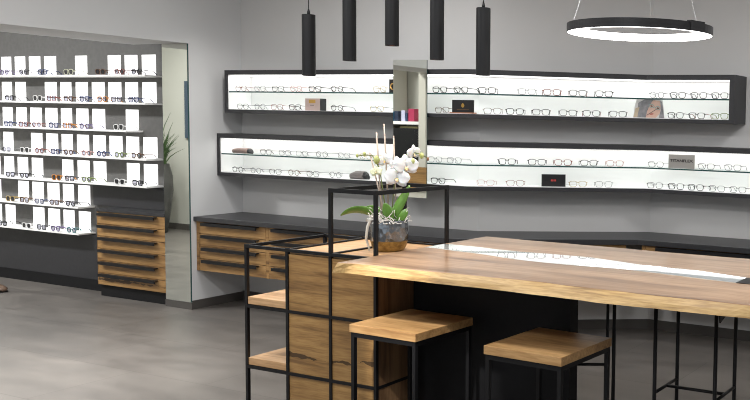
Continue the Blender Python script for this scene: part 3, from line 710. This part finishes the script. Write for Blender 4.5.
leaf([pt(.03, 1.05, .03), pt(.05, 1.08, .04), pt(.075, 1.10, .04), pt(.085, 1.118, .03)], .024)
leaf([pt(-.01, 1.05, -.03), pt(-.05, 1.10, -.05), pt(-.09, 1.12, -.07), pt(-.14, 1.08, -.09)], .026)
stake_m = principled('pale bamboo stake', (.46, .38, .32), .6)
for p0, p1 in (((-.035, 1.05, 0), (-.062, 1.488, -.02)), ((.0, 1.05, -.01), (-.025, 1.528, -.03)), ((.035, 1.05, 0), (.022, 1.472, -.03)), ((-.012, 1.05, .03), (-.094, 1.388, .02))):
    MB().tube([pt(*p0), pt(*p1)], [.0042, .0036], 7).build('stake', stake_m, oc, smooth=True)
stem_m = principled('orchid stem', (.17, .20, .06), .5)
def stem(P, r=.0028): MB().tube([pt(*p) for p in P], r, 6).build('stem', stem_m, oc, smooth=True)
stem([(.01, 1.05, .0), (.02, 1.18, .0), (.035, 1.30, .02), (.07, 1.375, .03), (.115, 1.395, .03), (.16, 1.385, .02), (.19, 1.365, .02)])
stem([(-.01, 1.05, .01), (-.03, 1.20, .03), (-.045, 1.31, .03), (-.08, 1.375, .03), (-.12, 1.377, .02), (-.155, 1.37, .02)])
pet_m = noisy('white orchid petal', (.84, .83, .82), (.90, .89, .88), .5, 20, 3)
pet_m.node_tree.nodes['Principled BSDF'].inputs['Subsurface Weight'].default_value = .15
pet_g = noisy('greenish orchid petal', (.62, .68, .36), (.80, .80, .62), .5, 20, 3)
lip_m = noisy('yellow orchid lip', (.80, .72, .50), (.72, .42, .06), .45, 120, 3)
def flower(px, z, dep, sc, yaw=0., pitch=0., roll=0., mat=None):
    face = (Matrix.Rotation(yaw, 3, 'Z') @ toc); right = Vector((0, 0, 1)).cross(face).normalized() * -1; upv = Vector((0, 0, 1))
    upv = (Matrix.Rotation(pitch, 3, right) @ upv); face = (Matrix.Rotation(pitch, 3, right) @ face)
    c0 = pt(px, z, dep); mb = MB()
    def petal(ang, L, w, back, cup):
        def f(u, v):
            x = (v - .5) * 2
            ww = w * (math.sin(PI * (.06 + .94 * u) ** .8) ** .55 if u < .995 else .12)
            r_ = .04 * L + L * u; a = ang + roll
            dx = math.sin(a) * r_ + math.cos(a) * ww * x; dz = math.cos(a) * r_ - math.sin(a) * ww * x
            dy = back + cup * (math.sin(PI * u) - x * x * .5 * u) + .04 * L * math.sin(5 * x + 3 * u + ang)
            return c0 + (right * dx + upv * dz + face * dy) * sc
        mb.grid(f, 8, 6)
    petal(math.radians(0), .050, .019, -.004, .006)
    petal(math.radians(125), .048, .018, -.005, .006); petal(math.radians(-125), .048, .018, -.005, .006)
    petal(math.radians(78), .052, .031, .003, .008); petal(math.radians(-78), .052, .031, .003, .008)
    fl = mb.build('flower', mat or pet_m, oc, smooth=True, solid=.0012)
    lm = MB(); cc = lambda dx, dz, dy: c0 + (right * dx + upv * dz + face * dy) * sc
    lm.rings([[cc(.0075 * k * math.cos(a), -.004 - .012 * u + .006 * k * math.sin(a), .006 + .012 * u) for a in (2 * PI * j / 10 for j in range(10))] for u, k in ((0, .5), (.3, 1), (.7, .9), (1, .35))])
    lm.build('lip', lip_m, fl, smooth=True)
    return fl
flower(.082, 1.328, .06, 1.12, .15, .0, .1)
flower(.038, 1.272, .075, 1.12, -.1, .1, -.15)
flower(.045, 1.335, .04, .80, -.3, -.1, .3)
flower(.118, 1.392, .03, .78, .7, -.15, .1)
flower(-.020, 1.352, .0, .72, -.4, -.1, .2)
flower(.030, 1.300, .03, .85, .2, .2, .5)
flower(-.062, 1.298, .05, .55, -.3, .3, .2, pet_g)
def bud(px, z, dep, r, mat): 
    c = pt(px, z, dep); MB().rings([[c + side * (r * k * math.cos(a)) + toc * (r * k * math.sin(a)) + Vector((0, 0, r * 1.35 * h)) for a in (2 * PI * j / 10 for j in range(10))] for h, k in ((-1, .15), (-.6, .75), (0, 1), (.55, .8), (1, .15))]).build('bud', mat, oc, smooth=True)
bud_m = noisy('green bud', (.36, .40, .10), (.55, .58, .25), .45, 30, 3)
bud(-.060, 1.355, .05, .016, bud_m); bud(-.12, 1.380, .02, .009, bud_m); bud(-.155, 1.372, .02, .007, bud_m); bud(.158, 1.380, .02, .012, bud_m); bud(.188, 1.364, .02, .007, principled('brown bud', (.25, .12, .06), .5)); bud(.112, 1.352, .05, .013, bud_m)
root_m = principled('pale aerial root', (.66, .64, .58), .6)
MB().tube([pt(-.055, 1.085, .06), pt(-.085, 1.08, .06), pt(-.105, 1.03, .06), pt(-.112, .97, .055), pt(-.098, .93, .05), pt(-.097, .914, .05)], [.004, .007, .0075, .0065, .006, .005], 8, flat=.6).build('aerial_root', root_m, oc, smooth=True)

# ------------------------------------------------------------------ light
def area(name, loc, size, energy, col=(1, 1, 1), rot=(0, 0, 0), sy=None, spread=None):
    li = bpy.data.lights.new(name, 'AREA'); li.energy = energy; li.color = col; li.size = size
    if sy: li.shape = 'RECTANGLE'; li.size_y = sy
    if spread: li.spread = spread
    o = bpy.data.objects.new(name, li); COL.objects.link(o); o.location = loc; o.rotation_euler = rot
    return o
def spot(name, loc, target, energy, size=1.0, blend=.7, col=(1, .97, .93), soft=.05):
    li = bpy.data.lights.new(name, 'SPOT'); li.energy = energy; li.spot_size = size; li.spot_blend = blend; li.color = col; li.shadow_soft_size = soft
    o = bpy.data.objects.new(name, li); COL.objects.link(o); o.location = loc
    o.rotation_euler = (Vector(target) - Vector(loc)).to_track_quat('-Z', 'Y').to_euler()
    return o
for x, y in ((-4.3, 3.9), (-4.6, 2.0), (-3.4, 2.2), (-1.6, 2.2), (-.2, 3.2), (-.6, 4.6), (-3.6, .4), (-1.2, .4), (.8, .8)):
    area('ceiling_and_fill_light', (x, y, CH - .01), .35, 27)
for x in (-9.5, -7.9):
    area('ceiling_and_fill_light', (x, 3.0, CH - .01), .35, 70)  # fill lamps added to brighten the display room and its mirror reflections
for x, y, e in ((-5.5, 3.0, 430), (-4.7, 2.8, 260), (-5.8, 3.7, 120)):
    spot('ceiling_spot', (x, y, CH - .03), (x, y, 0), e, 1.05, 1.)
spot('ceiling_spot', (-2.25, .95, CH - .03), (-2.62, 3.03, .65), 620, .20, .5)
spot('ceiling_spot', (-1.6, 1.3, CH - .03), (-1.6, 3.3, .93), 16, .8, .8)
area('ceiling_and_fill_light', (-10.6, 3.0, CH - .01), .35, 45)  # one more added fill lamp, for the far end of the display room
area('window_daylight', (-1.2, -3.0, 1.5), 5.6, 150, (.93, .97, 1), (PI / 2, 0, PI), 2.1)
spot('wall_spot', (-4.6, 3.6, CH - .05), (XW, 3.9, 2.5), 6, 1.1)
spot('wall_spot', (-4.9, 4.2, CH - .05), (XW, 5.05, 1.3), 40, .8)
w = bpy.data.worlds.new('World'); S.world = w; w.use_nodes = True
w.node_tree.nodes['Background'].inputs['Color'].default_value = (.8, .9, 1, 1); w.node_tree.nodes['Background'].inputs['Strength'].default_value = .8

# ------------------------------------------------------------------ camera (1.55 m high, wide shop view, shifted lens)
cam = bpy.data.cameras.new('camera'); co = bpy.data.objects.new('camera', cam); COL.objects.link(co); S.camera = co
F, CX, CY = 877.4, 694.9, 186.3
pitch, roll, yaw = math.radians(3.874), math.radians(1.342), math.radians(22.7)
fw = Vector((0, math.cos(pitch), -math.sin(pitch))); up = Vector((0, math.sin(pitch), math.cos(pitch))); rt = Vector((1, 0, 0))
rt, up = rt * math.cos(roll) + up * math.sin(roll), up * math.cos(roll) - rt * math.sin(roll)
Zr = Matrix.Rotation(yaw, 3, 'Z'); rt, up, fw = Zr @ rt, Zr @ up, Zr @ fw
co.matrix_world = Matrix(((rt.x, up.x, -fw.x, 0), (rt.y, up.y, -fw.y, 0), (rt.z, up.z, -fw.z, 1.55), (0, 0, 0, 1)))
cam.sensor_fit = 'HORIZONTAL'; cam.sensor_width = 36; cam.lens = F / 750 * 36
cam.shift_x = (375 - CX) / 750; cam.shift_y = (CY - 200) / 750; cam.clip_start = .05

S.view_settings.view_transform = 'Standard'; S.view_settings.look = 'None'; S.view_settings.gamma = 1; S.view_settings.exposure = 0.0
S.view_settings.use_curve_mapping = False
S.cycles.use_denoising = True; S.cycles.filter_width = 1.0
S.cycles.max_bounces = 8; S.cycles.sample_clamp_indirect = 6
